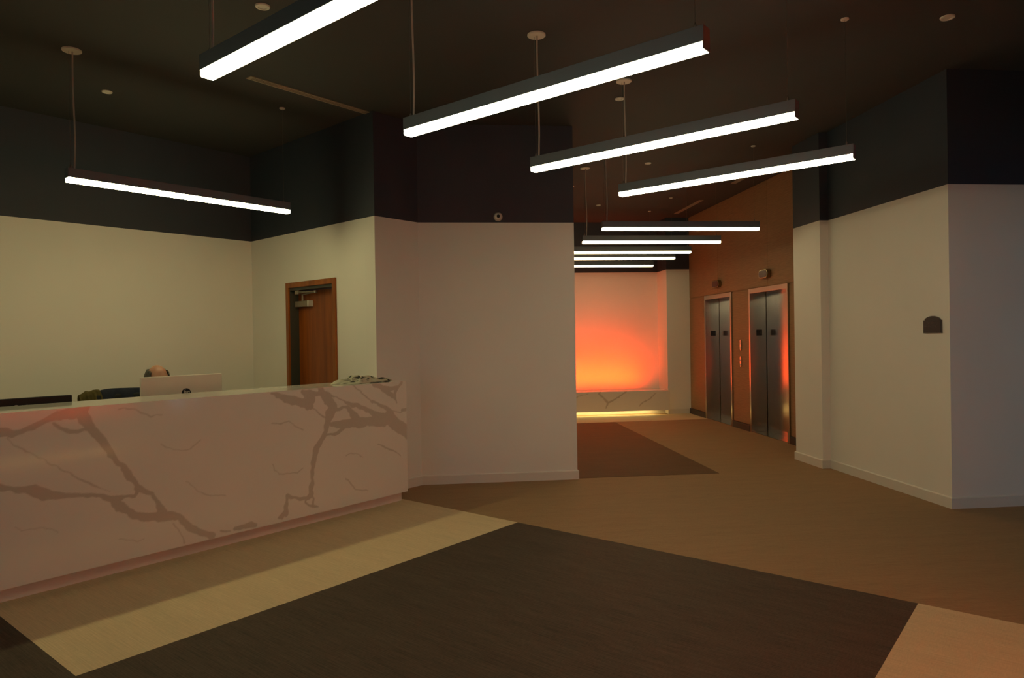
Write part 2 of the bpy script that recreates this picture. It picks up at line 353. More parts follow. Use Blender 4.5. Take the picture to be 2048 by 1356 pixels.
# ------------------------------------------------------------------ wooden door
dr = empty('door_1', (A.x, A.y, 0), ang); tag(dr, 'cherry wood door with closer behind the reception desk', 'door', kind='structure')
cw = .058
def casing(a, b, z0, z1): MB().box((a, 0, z0), (b, .022, z1)).build('casing', M['woodcase'], dr, .004)
casing(d0 - .012, d0 + cw - .012, 0, dh); casing(d1 - cw + .012, d1 + .012, 0, dh); casing(d0 - .012, d1 + .012, dh - .014, dh + cw - .014)
fr = MB(); ft = .045; a0, a1 = d0 + .002, d1 - .002
fr.box((a0, -.155, 0), (a0 + ft, -.001, dh)); fr.box((a1 - ft, -.155, 0), (a1, -.001, dh)); fr.box((a0 + ft, -.155, dh - ft), (a1 - ft, -.001, dh))
fr.build('door_frame', M['greenframe'], dr, .003)
leaf = MB().box((a0 + ft + .003, -.15, .008), (a1 - ft - .003, -.105, dh - ft - .003)).build('door_leaf', M['wooddoor'], dr, .002)
hd = MB(); hx = a0 + ft + .07
hd.lathe([(.026, -.105), (.026, -.098), (.012, -.095), (.012, -.055), (.010, -.052)], (hx, 0, 1.0), 16, axis='y'); hd.tube([(hx, -.06, 1.0), (hx + .06, -.056, 1.0), (hx + .12, -.06, 1.0)], .009)
hd.build('handle', M['closer'], leaf, smooth=True)
xh = a1 - ft
cb = MB().box((xh - .30, -.105, 1.86), (xh - .02, -.045, 1.925)).build('closer_body', M['closer'], leaf, .006)
MB().box((xh - .302, -.106, 1.858), (xh - .275, -.042, 1.927)).build('closer_cap', M['logow'], cb, .004)
arm = MB(); arm.tube([(xh - .16, -.06, 1.925), (xh - .16, -.06, 2.0)], .012); arm.tube([(xh - .16, -.06, 1.995), (xh - .52, .01, 2.005)], .009); arm.tube([(xh - .52, .01, 2.005), (xh - .12, -.02, 2.022)], .009)
arm.lathe([(.018, -.012), (.018, .012)], (xh - .52, .01, 2.005), 12); arm.box((xh - .17, -.05, 2.0), (xh - .09, -.005, 2.038))
arm.build('closer_arm', M['closer'], leaf)

# ------------------------------------------------------------------ veined quartz
VEINS = []
def vein(ox, oy, s, pts):
    out = []; wd_ = 20
    for p in pts:
        if len(p) == 3: wd_ = p[2]
        out.append((ox + p[0] * s, oy + p[1] * s, wd_ * s))
    VEINS.append(out)
a_ = (0, 800, .2065)
vein(*a_, [(0, 312, 78), (120, 325, 52), (220, 305, 40), (330, 255, 42), (420, 205, 45), (500, 170, 60), (560, 148, 80), (650, 140, 84), (760, 128, 92), (795, 85, 92), (800, 40, 92)])
vein(*a_, [(510, 230, 24), (600, 275, 24), (680, 298, 26), (760, 305, 30), (840, 290, 42)])
vein(*a_, [(790, 140, 92), (840, 230, 90), (900, 300, 72), (960, 360, 62), (1010, 430, 60), (1060, 510, 50), (1120, 590, 40), (1190, 640, 42), (1225, 700, 60), (1280, 770, 46), (1325, 820, 42), (1330, 890, 30), (1300, 930, 22), (1200, 940, 30), (1130, 960, 60)])
vein(*a_, [(0, 840, 46), (130, 865, 40), (230, 875, 56), (330, 880, 100), (420, 910, 95), (520, 920, 62), (640, 935, 50), (760, 920, 28), (900, 920, 28), (1000, 935, 36), (1090, 960, 52), (1140, 1010, 72), (1200, 1070, 62), (1280, 1110, 52), (1356, 1130, 52)])
vein(*a_, [(60, 370, 9), (140, 440, 10), (270, 500, 8), (430, 580, 8), (520, 630, 12), (640, 700, 12), (760, 765, 12), (860, 795, 12), (980, 860, 7), (1080, 885, 7)])
vein(*a_, [(150, 1235, 7), (210, 1262), (300, 1255), (400, 1238), (480, 1245), (560, 1280)])
vein(0, 660, .2734, [(870, 580, 7), (960, 575), (1030, 600), (1110, 630), (1190, 625)])
b_ = (240, 880, .1696)
vein(*b_, [(210, 560, 72), (300, 600, 42), (380, 640, 36), (430, 710, 42), (470, 790, 72), (500, 860, 110)])
vein(*b_, [(0, 790, 105), (80, 840, 80), (180, 890, 80), (300, 905, 80), (420, 910, 92), (520, 900, 112), (620, 895, 82), (700, 910, 62), (760, 980, 82), (830, 1030, 62), (920, 1070, 52), (1000, 1110, 60), (1090, 1130, 70)])
vein(*b_, [(480, 50, 9), (560, 85), (640, 125), (740, 130), (830, 95), (890, 40), (950, 0)])
vein(*b_, [(780, 490, 9), (850, 550), (930, 605), (1030, 645), (1150, 655), (1260, 652)])
vein(*b_, [(620, 990, 12), (690, 1060), (730, 1130), (765, 1210, 16)])
vein(*b_, [(1370, 1050, 50), (1440, 1030, 50), (1540, 995, 60), (1600, 1005, 30)]); vein(*b_, [(1180, 1072, 16), (1300, 1075, 10)])
vein(*b_, [(0, 1165, 9), (100, 1170), (200, 1195), (280, 1175)])
c_ = (520, 755, .15137)
vein(*c_, [(150, 210, 20), (240, 240, 60), (330, 275, 80), (430, 305, 110), (530, 320, 84), (640, 350, 120), (680, 390, 60)])
vein(*c_, [(560, 190, 40), (650, 230, 120), (660, 300, 140), (660, 370, 80)])
vein(*c_, [(650, 205, 60), (760, 222, 60), (810, 200, 90), (870, 250, 110), (930, 330, 110), (980, 400, 100), (930, 470, 140), (900, 550, 92), (880, 620, 72), (870, 700, 62), (840, 780, 62), (800, 850, 62), (750, 920, 76), (725, 1000, 62), (705, 1100, 52), (695, 1190, 50)])
vein(*c_, [(800, 140, 60), (820, 210, 90)])
vein(*c_, [(880, 190, 26), (1000, 265, 16), (1100, 305, 16), (1200, 355, 50), (1290, 375, 60), (1400, 420, 52), (1500, 480, 72), (1620, 530, 112), (1750, 590, 132), (1870, 670, 152), (1975, 735, 132)])
vein(*c_, [(980, 420, 60), (1050, 430, 42), (1100, 390, 32), (1150, 385, 32), (1200, 450, 62), (1260, 530, 112), (1300, 590, 120), (1400, 590, 110), (1520, 580, 110), (1650, 580, 110)])
vein(*c_, [(940, 620, 50), (1040, 620, 82), (1120, 620, 110), (1230, 600, 100)])
vein(*c_, [(880, 760, 32), (950, 755, 32), (1030, 725, 36), (1090, 680, 42)])
vein(*c_, [(1230, 110, 15), (1330, 190, 15), (1440, 285, 15), (1480, 330, 20)])
vein(*c_, [(1480, 305, 20), (1570, 360, 36), (1660, 400, 46), (1730, 460, 60), (1790, 540, 42), (1850, 600, 32)]); vein(*c_, [(1700, 480, 84), (1640, 520, 62)])
vein(*c_, [(1500, 90, 40), (1600, 130, 60), (1680, 190, 60), (1740, 230, 50), (1780, 270, 50), (1810, 330, 15)])
vein(*c_, [(1870, 70, 36), (1840, 120, 36), (1790, 190, 50), (1780, 260, 42)]); vein(*c_, [(1640, 130, 40), (1740, 145, 40), (1830, 130, 40)])
vein(*c_, [(1880, 430, 36), (1975, 420, 36)]); vein(*c_, [(1740, 440, 12), (1860, 460, 12), (1900, 440, 12)])
vein(*c_, [(700, 410, 15), (790, 480, 15), (860, 530, 15)])
vein(*c_, [(160, 600, 12), (280, 605), (390, 580), (450, 640), (560, 690)])
vein(*c_, [(1560, 880, 14), (1680, 930), (1760, 960), (1860, 1035)]); vein(*c_, [(1140, 1030, 10), (1210, 1000), (1300, 1020), (1360, 1060)])
d_ = (520, 900, .15137)
vein(*d_, [(735, 0, 70), (710, 120, 52), (690, 250, 46), (690, 380, 46), (690, 460, 76), (670, 540, 66), (680, 590, 80), (610, 640, 36), (590, 690, 22), (640, 735, 26), (720, 740, 30), (770, 750, 10)])
vein(*d_, [(690, 600, 26), (715, 650, 26), (700, 730, 30)])
vein(*d_, [(610, 635, 40), (500, 640, 32), (400, 625, 46), (365, 610, 52), (355, 680, 52), (345, 770, 62), (350, 850, 60)]); vein(*d_, [(340, 800, 50), (280, 880, 60), (250, 900, 40)])
vein(*d_, [(170, 190, 12), (200, 270), (260, 325), (400, 305), (500, 295), (570, 250)]); vein(*d_, [(1130, 375, 12), (1200, 440), (1260, 520), (1430, 540)])

def vein_field(P, lines, seed=3):
    """darkness of the veins at points P (n,2); lines hold (a, b, halfwidth); wobbled edges"""
    rng = np.random.RandomState(seed); wob = np.zeros(len(P)); wx = np.zeros(len(P)); wy = np.zeros(len(P))
    for k in range(14):
        f = rng.uniform(25, 170); th = rng.uniform(0, 6.28); ph = rng.uniform(0, 6.28); am = 18 / f
        ph2 = rng.uniform(0, 6.28)
        q = f * (P[:, 0] * math.cos(th) + P[:, 1] * math.sin(th))
        wob += np.sin(q + ph) * am; wx += np.cos(q + ph2) * am
    best = np.zeros(len(P)); Pw = P + np.stack([wx, wob], 1) * .0045
    for ln in lines:
        for (a, b) in zip(ln[:-1], ln[1:]):
            A_ = np.array(a[:2]); d = np.array(b[:2]) - A_; L2 = max(d @ d, 1e-9)
            lo = np.minimum(a[:2], b[:2]) - .08; hi = np.maximum(a[:2], b[:2]) + .08
            ix = np.where((P[:, 0] > lo[0]) & (P[:, 0] < hi[0]) & (P[:, 1] > lo[1]) & (P[:, 1] < hi[1]))[0]
            if not len(ix): continue
            rel = Pw[ix] - A_; t = np.clip(rel @ d / L2, 0, 1); dist = np.linalg.norm(rel - t[:, None] * d, axis=1)
            hw = a[2] * (1 - t) + b[2] * t + wob[ix] * .0022 * np.minimum(1, a[2] / .01)
            s = np.clip((hw - dist) / .005 + .6, 0, 1)
            cap = np.clip(.30 + a[2] / .009, 0, 1)
            best[ix] = np.maximum(best[ix], s * cap)
    return best
def veined_panel(name, us_, zs_, lines, thick, mt, parent, seed=3):
    """front face on local y=0 (facing -y) as a grid carrying the vein attribute, closed box behind"""
    nu, nz = len(us_), len(zs_); G = np.stack(np.meshgrid(us_, zs_, indexing='ij'), -1).reshape(-1, 2)
    f = vein_field(G, lines, seed)
    V = [(p[0], 0., p[1]) for p in G]
    idx = np.arange(nu * nz).reshape(nu, nz)
    F = np.stack([idx[:-1, :-1], idx[1:, :-1], idx[1:, 1:], idx[:-1, 1:]], -1).reshape(-1, 4).tolist()
    k = len(V); V += [(us_[0], 0, zs_[0]), (us_[-1], 0, zs_[0]), (us_[-1], 0, zs_[-1]), (us_[0], 0, zs_[-1]), (us_[0], thick, zs_[0]), (us_[-1], thick, zs_[0]), (us_[-1], thick, zs_[-1]), (us_[0], thick, zs_[-1])]
    F += [[k, k + 4, k + 5, k + 1], [k + 1, k + 5, k + 6, k + 2], [k + 2, k + 6, k + 7, k + 3], [k + 3, k + 7, k + 4, k], [k + 4, k + 7, k + 6, k + 5]]
    me = bpy.data.meshes.new(name); me.from_pydata(V, [], F); me.materials.append(mt)
    at = me.attributes.new('vein', 'FLOAT', 'POINT'); at.data.foreach_set('value', np.concatenate([f, np.zeros(8)]))
    me.update(); o = bpy.data.objects.new(name, me); COL.objects.link(o); o.parent = parent; return o

# ------------------------------------------------------------------ reception desk
VF, ZB, ZT, UR, UL = 4.775, .094, 1.105, 4.302, -.6
lines = []
for ln in VEINS:
    o = []
    for x, y, wpx in ln:
        u, z = on_v(x, y, VF); o.append((u, z, .59 * wpx / (355 - 136 * x / 818)))
    lines.append(o)
dk = empty('reception_desk', UV(0, VF), Q); tag(dk, 'long reception desk clad in polished white quartz with brown veins', 'desk')
us_ = np.concatenate([np.linspace(UL, 1.1, 40)[:-1], np.arange(1.1, UR - .001, .0058), [UR]]); zs_ = np.linspace(ZB, ZT, 176)
veined_panel('front_panel', us_, zs_, lines, .02, M['marble'], dk)
MB().box((UL, .0205, ZT - .02), (UR, .495, ZT)).build('counter_top', M['marble'], dk)
MB().box((UR - .02, .0205, ZB), (UR, .495, ZT - .0205)).build('end_panel', M['marble'], dk)
MB().box((UL, .075, 0), (UR - .01, .46, ZB + .03)).build('toe_kick', M['toe'], dk)
MB().box((UL, .475, .125), (UR - .0205, .495, ZT - .0205)).build('back_panel', M['white'], dk)
MB().box((UL, .496, .715), (4.2, 1.16, .745)).build('work_surface', M['work'], dk, .004)
for x in (UL + .05, 1.2, 3.2, 4.1): MB().box((x, .5, 0), (x + .03, 1.1, .714)).build('support_panel', M['white'], dk)

# crumpled checked cloth on the counter
def cloth():
    rng = random.Random(5); nu, nv = 70, 34; V = []; F = []
    bumps = [(rng.uniform(-.3, .3), rng.uniform(-.14, .14), rng.uniform(.03, .09), rng.uniform(.02, .06), rng.uniform(.012, .034), rng.uniform(-1, 1)) for _ in range(34)]
    for i in range(nu + 1):
        for j in range(nv + 1):
            a = -1 + 2 * i / nu; b = -1 + 2 * j / nv
            ra = 1 + .10 * math.sin(5 * math.atan2(b, a) + 1) + .06 * math.sin(11 * math.atan2(b, a))
            x = a * .30 * math.sqrt(max(0, 1 - b * b * .35)) * ra; y = b * .125 * math.sqrt(max(0, 1 - a * a * .45)) * ra
            e = max(0, 1 - max(abs(a), abs(b)) ** 5)
            h = .012
            for bx, by, sx_, sy_, hh, sk in bumps:
                dx = x - bx; dy = y - by + sk * dx * .6; h += hh * math.exp(-(dx / sx_) ** 2 - (dy / sy_) ** 2)
            h += .004 * math.sin(60 * x + 25 * y) + .003 * math.sin(95 * y - 30 * x)
            h = min(h, .066) * (.62 if x < -.12 else 1)
            V.append((x, y, max(.0015, .0015 + h * e)))
    k = nv + 1
    for i in range(nu):
        for j in range(nv): F.append((i * k + j, (i + 1) * k + j, (i + 1) * k + j + 1, i * k + j + 1))
    n = len(V); V += [(v[0], v[1], .0005) for v in V]; F += [tuple(n + q for q in f[::-1]) for f in F]
    rim = [i * k for i in range(nu + 1)] + [nu * k + j for j in range(1, nv + 1)] + [i * k + nv for i in range(nu - 1, -1, -1)] + [j for j in range(nv - 1, 0, -1)]
    for a, b in zip(rim, rim[1:] + rim[:1]): F.append((a, n + a, n + b, b))
    mb = MB(); mb.add(V, F); o = mb.build('folded_cloth', M['scarf'], None, smooth=True); o.location = UV(3.985, 4.985, ZT + .0004); o.rotation_euler = (0, 0, Q)
    return tag(o, 'crumpled black and cream cloth lying on the counter end', 'cloth')
cloth()

# ------------------------------------------------------------------ text helper
def text_mesh(name, s, size, mt, parent, mw, ext=.0008, align='CENTER'):
    cu = bpy.data.curves.new('t', 'FONT'); cu.body = s; cu.size = size; cu.extrude = ext; cu.align_x = align; cu.align_y = 'CENTER'
    to = bpy.data.objects.new('t', cu); COL.objects.link(to); dg = bpy.context.evaluated_depsgraph_get(); dg.update()
    me = bpy.data.meshes.new_from_object(to.evaluated_get(dg)); bpy.data.objects.remove(to); bpy.data.curves.remove(cu)
    me.materials.clear(); me.materials.append(mt); o = bpy.data.objects.new(name, me); COL.objects.link(o); o.parent = parent; o.matrix_local = mw; return o
def face_mat(loc, xa, ya):
    xa = Vector(xa); ya = Vector(ya); za = xa.cross(ya); mm = Matrix((xa, ya, za)).transposed().to_4x4(); mm.translation = Vector(loc); return mm

# ------------------------------------------------------------------ monitors (backs towards the lobby)
def monitor(name, u0_, u1_, zt, v, shell, label, rz=0.):
    wdt = u1_ - u0_; hgt = wdt * .575
    r = empty(name, UV((u0_ + u1_) / 2, v, .745), Q + rz); tag(r, label, 'monitor', 'monitors on the reception desk')
    z1 = zt - .745; z0 = z1 - hgt; h = wdt / 2
    MB().box((-h, 0, z0), (h, .028, z1)).build('shell', shell, r, .006)
    MB().box((-h + .008, .0281, z0 + .02), (h - .008, .030, z1 - .008)).build('screen', M['screen'], r)
    MB().extrude([(-.028, z0 + .06), (-.028, z0 + .16), (0, z0 + .20), (0, z0 + .03)], -.05, .05).build('neck_mount', shell, r, .004)
    MB().box((-.035, -.045, .008), (.035, -.029, z0 + .15)).build('stand', shell, r, .003)
    MB().box((-.13, -.12, 0), (.13, .09, .009)).build('base', shell, r, .004)
    return r, z0, z1
mw_, z0, z1 = monitor('monitor', 2.242, 2.873, 1.2365, 5.40, M['monwhite'], 'white backed monitor with a round black badge in front of the seated person')
cz = 1.097 - .745; cx = 2.578 - (2.242 + 2.873) / 2
bd = MB().lathe([(.037, -.0015), (.037, 0)], (cx, 0, cz), 40, axis='y').build('badge', M['logo'], mw_)
lt = MB(); sl = .30; lw = .0055
def stroke(x, za, zb): lt.add([(cx + x + sl * za, -.0022, cz + za), (cx + x + lw + sl * za, -.0022, cz + za), (cx + x + lw + sl * zb, -.0022, cz + zb), (cx + x + sl * zb, -.0022, cz + zb)], [(0, 1, 2, 3)])
def bar(x0_, x1_, z): lt.add([(cx + x0_ + sl * z, -.0022, cz + z), (cx + x1_ + sl * z, -.0022, cz + z), (cx + x1_ + sl * (z + lw), -.0022, cz + z + lw), (cx + x0_ + sl * (z + lw), -.0022, cz + z + lw)], [(0, 1, 2, 3)])
stroke(-.020, -.016, .034); bar(-.016, -.004, .008); stroke(-.006, -.016, .012)
stroke(.005, -.034, .0135); bar(.009, .021, .008); stroke(.019, -.014, .012); bar(.009, .021, -.018)
lt.build('letters', M['logow'], bd, fixn=False)
ml_, z0, z1 = monitor('monitor', 1.17, 1.785, 1.143, 5.40, M['monblack'], 'black monitor at the left end of the desk', -.01)
lg = MB(); lx, lz = -.02, 1.083 - .745
lg.lathe([(.017, -.001), (.017, 0)], (lx, 0, lz), 28, axis='y'); lg.build('badge', M['logow'], ml_)
text_mesh('letters', 'LG', .034, M['logow'], ml_, face_mat((lx + .05, -.001, lz), (1, 0, 0), (0, 0, 1)))

# ------------------------------------------------------------------ office chair, jacket, person
ch = empty('office_chair', UV(2.50, 6.10), Q); tag(ch, 'black office chair behind the white backed monitor', 'chair')
MB().box((-.25, -.27, .42), (.25, .22, .50)).build('seat', M['chairb'], ch, .03)
MB().extrude([(.19, .55), (.235, .56), (.30, 1.05), (.285, 1.07), (.255, 1.06)], -.235, .235).build('backrest', M['chairb'], ch, .012)
MB().tube([(0, .15, .44), (0, .29, .46), (0, .275, .62)], .022).build('back_support', M['chairb'], ch)
MB().tube([(0, 0, .08), (0, 0, .42)], .03).build('column', M['chairb'], ch)
for k in range(5):
    q = k * 2 * math.pi / 5 + .3; lg_ = MB().tube([(0, 0, .10), (.3 * math.cos(q), .3 * math.sin(q), .065)], [.028, .018]).build('leg', M['chairb'], ch)
    MB().lathe([(.028, -.02), (.028, .02)], (.3 * math.cos(q), .3 * math.sin(q), .029), 12, axis='x').build('caster', M['chairb'], lg_)
for s in (-1, 1):
    MB().box((s * .29 - .03, -.18, .66), (s * .29 + .03, .08, .69)).build('armrest', M['chairb'], ch, .01)
    MB().tube([(s * .29, -.05, .66), (s * .29, -.05, .47), (s * .2, -.05, .44)], .014).build('armrest_post', M['chairb'], ch)
def drape(name, x0_, x1_, mt, th, seed, parent, low, peak):
    """cloth hung over the chair back: front fall, over the top, rear fall"""
    rng = random.Random(seed); nx = 26; path = [(-.035, low), (-.03, low + .12), (-.022, -.06), (-.012, -.012), (.006, .010), (.028, .008), (.042, -.03), (.05, -.15), (.055, low - .04)]
    V = []; F = []; ph = [rng.uniform(0, 6) for _ in range(4)]
    for i in range(nx + 1):
        t = i / nx; x = x0_ + (x1_ - x0_) * t
        e = peak(t)
        for (y, z) in path:
            wv = .008 * math.sin(18 * t + ph[0]) + .005 * math.sin(37 * t + ph[1])
            V.append((x + .01 * math.sin(9 * z + ph[2]), .275 + y + wv * (1 if y > 0 else -1) * .8 - .1 * (-z) * (.8 if z < -.02 else 0), 1.07 + e + z * (1 if z < -.05 else th) + (.003 * math.sin(9 * t + ph[3]))))
    k = len(path)
    for i in range(nx):
        for j in range(k - 1): F.append((i * k + j, (i + 1) * k + j, (i + 1) * k + j + 1, i * k + j + 1))
    mb = MB(); mb.add(V, F); o = mb.build(name, mt, parent, smooth=True)
    sd = o.modifiers.new('thick', 'SOLIDIFY'); sd.thickness = .012; ss = o.modifiers.new('sub', 'SUBSURF'); ss.levels = ss.render_levels = 1
    return o
jk = empty('jacket', UV(2.50, 6.10), Q); tag(jk, 'navy jacket with olive lining hung over the office chair back', 'jacket')
drape('jacket_shell', -.185, .26, M['navy'], 1.1, 2, jk, -.42, lambda t: .020 + .012 * math.sin(math.pi * min(1, t * 1.3)))
drape('jacket_lining', -.335, -.175, M['olive'], 1.3, 7, jk, -.34, lambda t: -.012 + .038 * math.sin(math.pi * .5 * min(1, t * 1.15)) + .012 * math.exp(-((t - .35) / .12) ** 2))

def skin_mesh(verts, edges, radii, sub=1):
    me = bpy.data.meshes.new('s'); me.from_pydata(verts, edges, []); o = bpy.data.objects.new('s', me); COL.objects.link(o)
    md = o.modifiers.new('skin', 'SKIN'); md.use_smooth_shade = True
    for i, r in enumerate(radii):
        me.skin_vertices[0].data[i].radius = (r, r) if not isinstance(r, tuple) else r
        me.skin_vertices[0].data[i].use_root = (i == 0)
    sb = o.modifiers.new('sub', 'SUBSURF'); sb.levels = sub; sb.render_levels = sub
    dg = bpy.context.evaluated_depsgraph_get(); dg.update(); out = bpy.data.meshes.new_from_object(o.evaluated_get(dg))
    bpy.data.objects.remove(o); return out
def person():
    """seated, facing the desk (-y), hands on the worktop; local origin on the floor below the pelvis"""
    bm = bmesh.new()
    def join(me): bm.from_mesh(me); bpy.data.meshes.remove(me)
    V = [(0, .02, .58), (0, .03, .72), (0, .02, .88), (0, .0, 1.0), (0, -.02, 1.06), (0, -.03, 1.11)]
    rad = [(.17, .12), (.165, .115), (.18, .12), (.16, .10), (.062, .062), (.058, .058)]; Ed = [(i, i + 1) for i in range(5)]
    for s in (-1, 1):
        k = len(V); V += [(s * .19, 0, .985), (s * .235, -.06, .80), (s * .19, -.27, .775), (s * .16, -.33, .775)]; rad += [.062, .048, .034, .028]
        Ed += [(3, k), (k, k + 1), (k + 1, k + 2), (k + 2, k + 3)]
        k = len(V); V += [(s * .10, -.05, .57), (s * .13, -.42, .54), (s * .13, -.45, .12), (s * .13, -.56, .04)]; rad += [.095, .065, .045, .038]
        Ed += [(0, k), (k, k + 1), (k + 1, k + 2), (k + 2, k + 3)]
    join(skin_mesh(V, Ed, rad, 2))
    for s in (-1, 1):                       # hands: palm and five fingers resting on the worktop
        px, py, pz = s * .155, -.37, .772
        hv = [(px, py + .02, pz), (px, py - .02, pz), ]; hr = [(.034, .016), (.038, .014)]; he = [(0, 1)]
        join(skin_mesh(hv, he, hr, 1))
        for f, (ox, ln_) in enumerate(((-.030, .062), (-.010, .074), (.010, .070), (.029, .054))):
            x = px + ox; fv = [(x, py - .03, pz + .002), (x, py - .045 - ln_ * .35, pz + .006), (x, py - .045 - ln_ * .7, pz), (x, py - .045 - ln_, pz - .010)]
            join(skin_mesh(fv, [(0, 1), (1, 2), (2, 3)], [.0095, .009, .0085, .0075], 1))
        tv = [(px - s * .03, py + .005, pz - .002), (px - s * .05, py - .02, pz - .004), (px - s * .052, py - .05, pz - .008)]
        join(skin_mesh(tv, [(0, 1), (1, 2)], [.012, .010, .009], 1))
    hc = Vector((0, -.045, 1.19)); hb = bmesh.new(); bmesh.ops.create_uvsphere(hb, u_segments=40, v_segments=30, radius=1)
    for v in hb.verts:
        x, y, z = v.co; t = (z + 1) / 2
        wx = .078 * (.80 + .20 * min(1, t * 1.9)); wy = .098
        X, Y, Z = x * wx, y * wy, z * .118
        if z < -.2: X *= 1 + (z + .2) * .18; Y = Y * (1 + (z + .2) * .2) - .012 * (-z - .2)
        if y < 0:
            f = max(0, -y)
            Y -= .026 * math.exp(-(x / .13) ** 2 - ((z + .12) / .14) ** 2) * f          # nose
            Y += .010 * f * (math.exp(-((abs(x) - .40) / .16) ** 2 - ((z - .05) / .10) ** 2))   # eye sockets
            Y -= .006 * f * math.exp(-((z - .20) / .09) ** 2)                            # brow
            Y -= .006 * f * math.exp(-(x / .30) ** 2 - ((z + .52) / .06) ** 2)            # lips
            Y -= .010 * f * math.exp(-(x / .25) ** 2 - ((z + .82) / .12) ** 2)            # chin
        v.co = hc + Vector((X, Y, Z))
    for s in (-1, 1):
        eb = bmesh.new(); bmesh.ops.create_uvsphere(eb, u_segments=14, v_segments=10, radius=1)
        for v in eb.verts: v.co = hc + Vector((s * .079 + v.co.x * .009, .012 + v.co.y * .018, -.012 + v.co.z * .032))
        me = bpy.data.meshes.new('e'); eb.to_mesh(me); eb.free(); join(me)
    me = bpy.data.meshes.new('h'); hb.to_mesh(me); hb.free(); join(me)
    me = bpy.data.meshes.new('person'); bm.to_mesh(me); bm.free()
    o = bpy.data.objects.new('tmp', me); COL.objects.link(o)
    rm = o.modifiers.new('remesh', 'REMESH'); rm.mode = 'VOXEL'; rm.voxel_size = .0065
    sm = o.modifiers.new('smooth', 'SMOOTH'); sm.factor = .4; sm.iterations = 2
    dg = bpy.context.evaluated_depsgraph_get(); dg.update(); out = bpy.data.meshes.new_from_object(o.evaluated_get(dg)); bpy.data.objects.remove(o)
    out.materials.clear()
    for k in ('skin', 'navy', 'trouser'): out.materials.append(M[k])
    for p in out.polygons:
        c = p.center; p.use_smooth = True
        if c.z > 1.055 or (c.y < -.315 and .74 < c.z < .82): p.material_index = 0
        elif c.z > .66 or (c.z > .60 and c.y > -.13): p.material_index = 1
        else: p.material_index = 2
    ob = bpy.data.objects.new('person', out); COL.objects.link(ob)
    tag(ob, 'seated balding person with grey side hair, head showing above the white backed monitor', 'person')
    hm = bmesh.new(); bmesh.ops.create_uvsphere(hm, u_segments=48, v_segments=30, radius=1)   # hair: ring around sides and back
    dele = []
    for v in hm.verts:
        x, y, z = v.co
        top = .66 - .22 * max(0, -y) + .10 * max(0, y)
        if z > top or z < -.45 + (.25 if y < 0 else -.1) or y < -.52: dele.append(v)
        n_ = 1 + .012 * math.sin(40 * x + 31 * z) + .01 * math.sin(57 * y)
        v.co = hc + Vector((x * .086 * n_, y * .106 * n_, z * .121 * n_))
    bmesh.ops.delete(hm, geom=dele, context='VERTS')
    me = bpy.data.meshes.new('hair'); hm.to_mesh(me); hm.free(); me.materials.append(M['hair']); me.polygons.foreach_set('use_smooth', [True] * len(me.polygons))
    ho = bpy.data.objects.new('hair', me); COL.objects.link(ho); ho.parent = ob; sd = ho.modifiers.new('thick', 'SOLIDIFY'); sd.thickness = -.009
    for s in (-1, 1): MB().lathe([(.001, -.006), (.007, -.003), (.009, 0)], (hc.x + s * .031, hc.y - .084, hc.z + .006), 12, axis='y').build('eye', M['logo'], ob)
    return ob
pr = person(); pr.location = UV(2.578, 5.945); pr.rotation_euler = (0, 0, Q)

# ------------------------------------------------------------------ pendant lamps
LB, LH, LW_, LL, LIT = 2.693, .102, .068, 1.86, .032
def make_lamp():
    """bar along local x from 0 to LL, its origin under the fed end; the power cord hangs at x = .03"""
    r = empty('linear_pendant', (0, 0, 0)); hw = LW_ / 2
    MB().box((.004, -hw, LB + LIT), (LL - .004, hw, LB + LH)).build('housing', M['housing'], r, .002)
    c = .007
    MB().extrude([(-hw + .001, LB + LIT - .0005), (-hw + .001, LB + c), (-hw + c, LB), (hw - c, LB), (hw - .001, LB + c), (hw - .001, LB + LIT - .0005)], .004, LL - .004).build('diffuser', M['led'], r)
    for x in (0, LL - .004): MB().box((x, -hw, LB + (.002 if x else .03)), (x + .004, hw, LB + LH)).build('end_cap', M['housing'], r)
    MB().tube([(.055 + .010 * math.sin(t * 5) * (1 - t) , 0, LB + LH + (H - .01 - LB - LH) * t) for t in [i / 14 for i in range(15)]], .0058, 7).build('power_cord', M['cord'], r)
    for x in (.03, LL - .05):
        MB().tube([(x, 0, LB + LH), (x, 0, H - .008)], .0012, 5).build('suspension_wire', M['wire'], r)
        MB().lathe([(.006, 0), (.006, .02), (.003, .03)], (x, 0, LB + LH), 10).build('wire_grip', M['wire'], r)
    MB().lathe([(.062, -.012), (.066, -.009), (.066, 0)], (.05, 0, H), 32).build('canopy', M['white'], r)
    MB().lathe([(.020, -.012), (.027, -.008), (.027, 0)], (LL - .05, 0, H), 20).build('wire_canopy', M['white'], r)
    return r
lamp0 = make_lamp(); G1 = 'linear pendant lamps'
spots = [(UV(1.58, 3.06), -Q, 'nearest of the four slanting linear pendants, running out of the top edge'),
         (UV(2.80, 3.06), -Q, 'second nearest of the four slanting linear pendants, in the middle of the ceiling'),
         (UV(4.02, 3.06), -Q, 'third nearest of the four slanting linear pendants over the lobby'),
         (UV(5.24, 3.045), -Q, 'farthest of the four slanting linear pendants, before the hall'),
         (UV(1.895, 5.77), Q, 'linear pendant hanging over the reception desk parallel to it'),
         ((1.838, 7.76, 0), 0, 'nearest level linear pendant at the hall entrance'),
         ((1.838, 8.88, 0), 0, 'second level linear pendant in the hall'),
         ((1.838, 9.98, 0), 0, 'third level linear pendant in the hall'),
         ((1.868, 10.77, 0), 0, 'fourth level linear pendant in the hall'),
         ((1.878, 11.95, 0), 0, 'farthest level linear pendant, before the orange alcove')]
spots += [(UV(-1.45, 5.77), Q, 'added unseen linear pendant over the far left end of the reception desk')]  # out of view, added to brighten the walls on the left
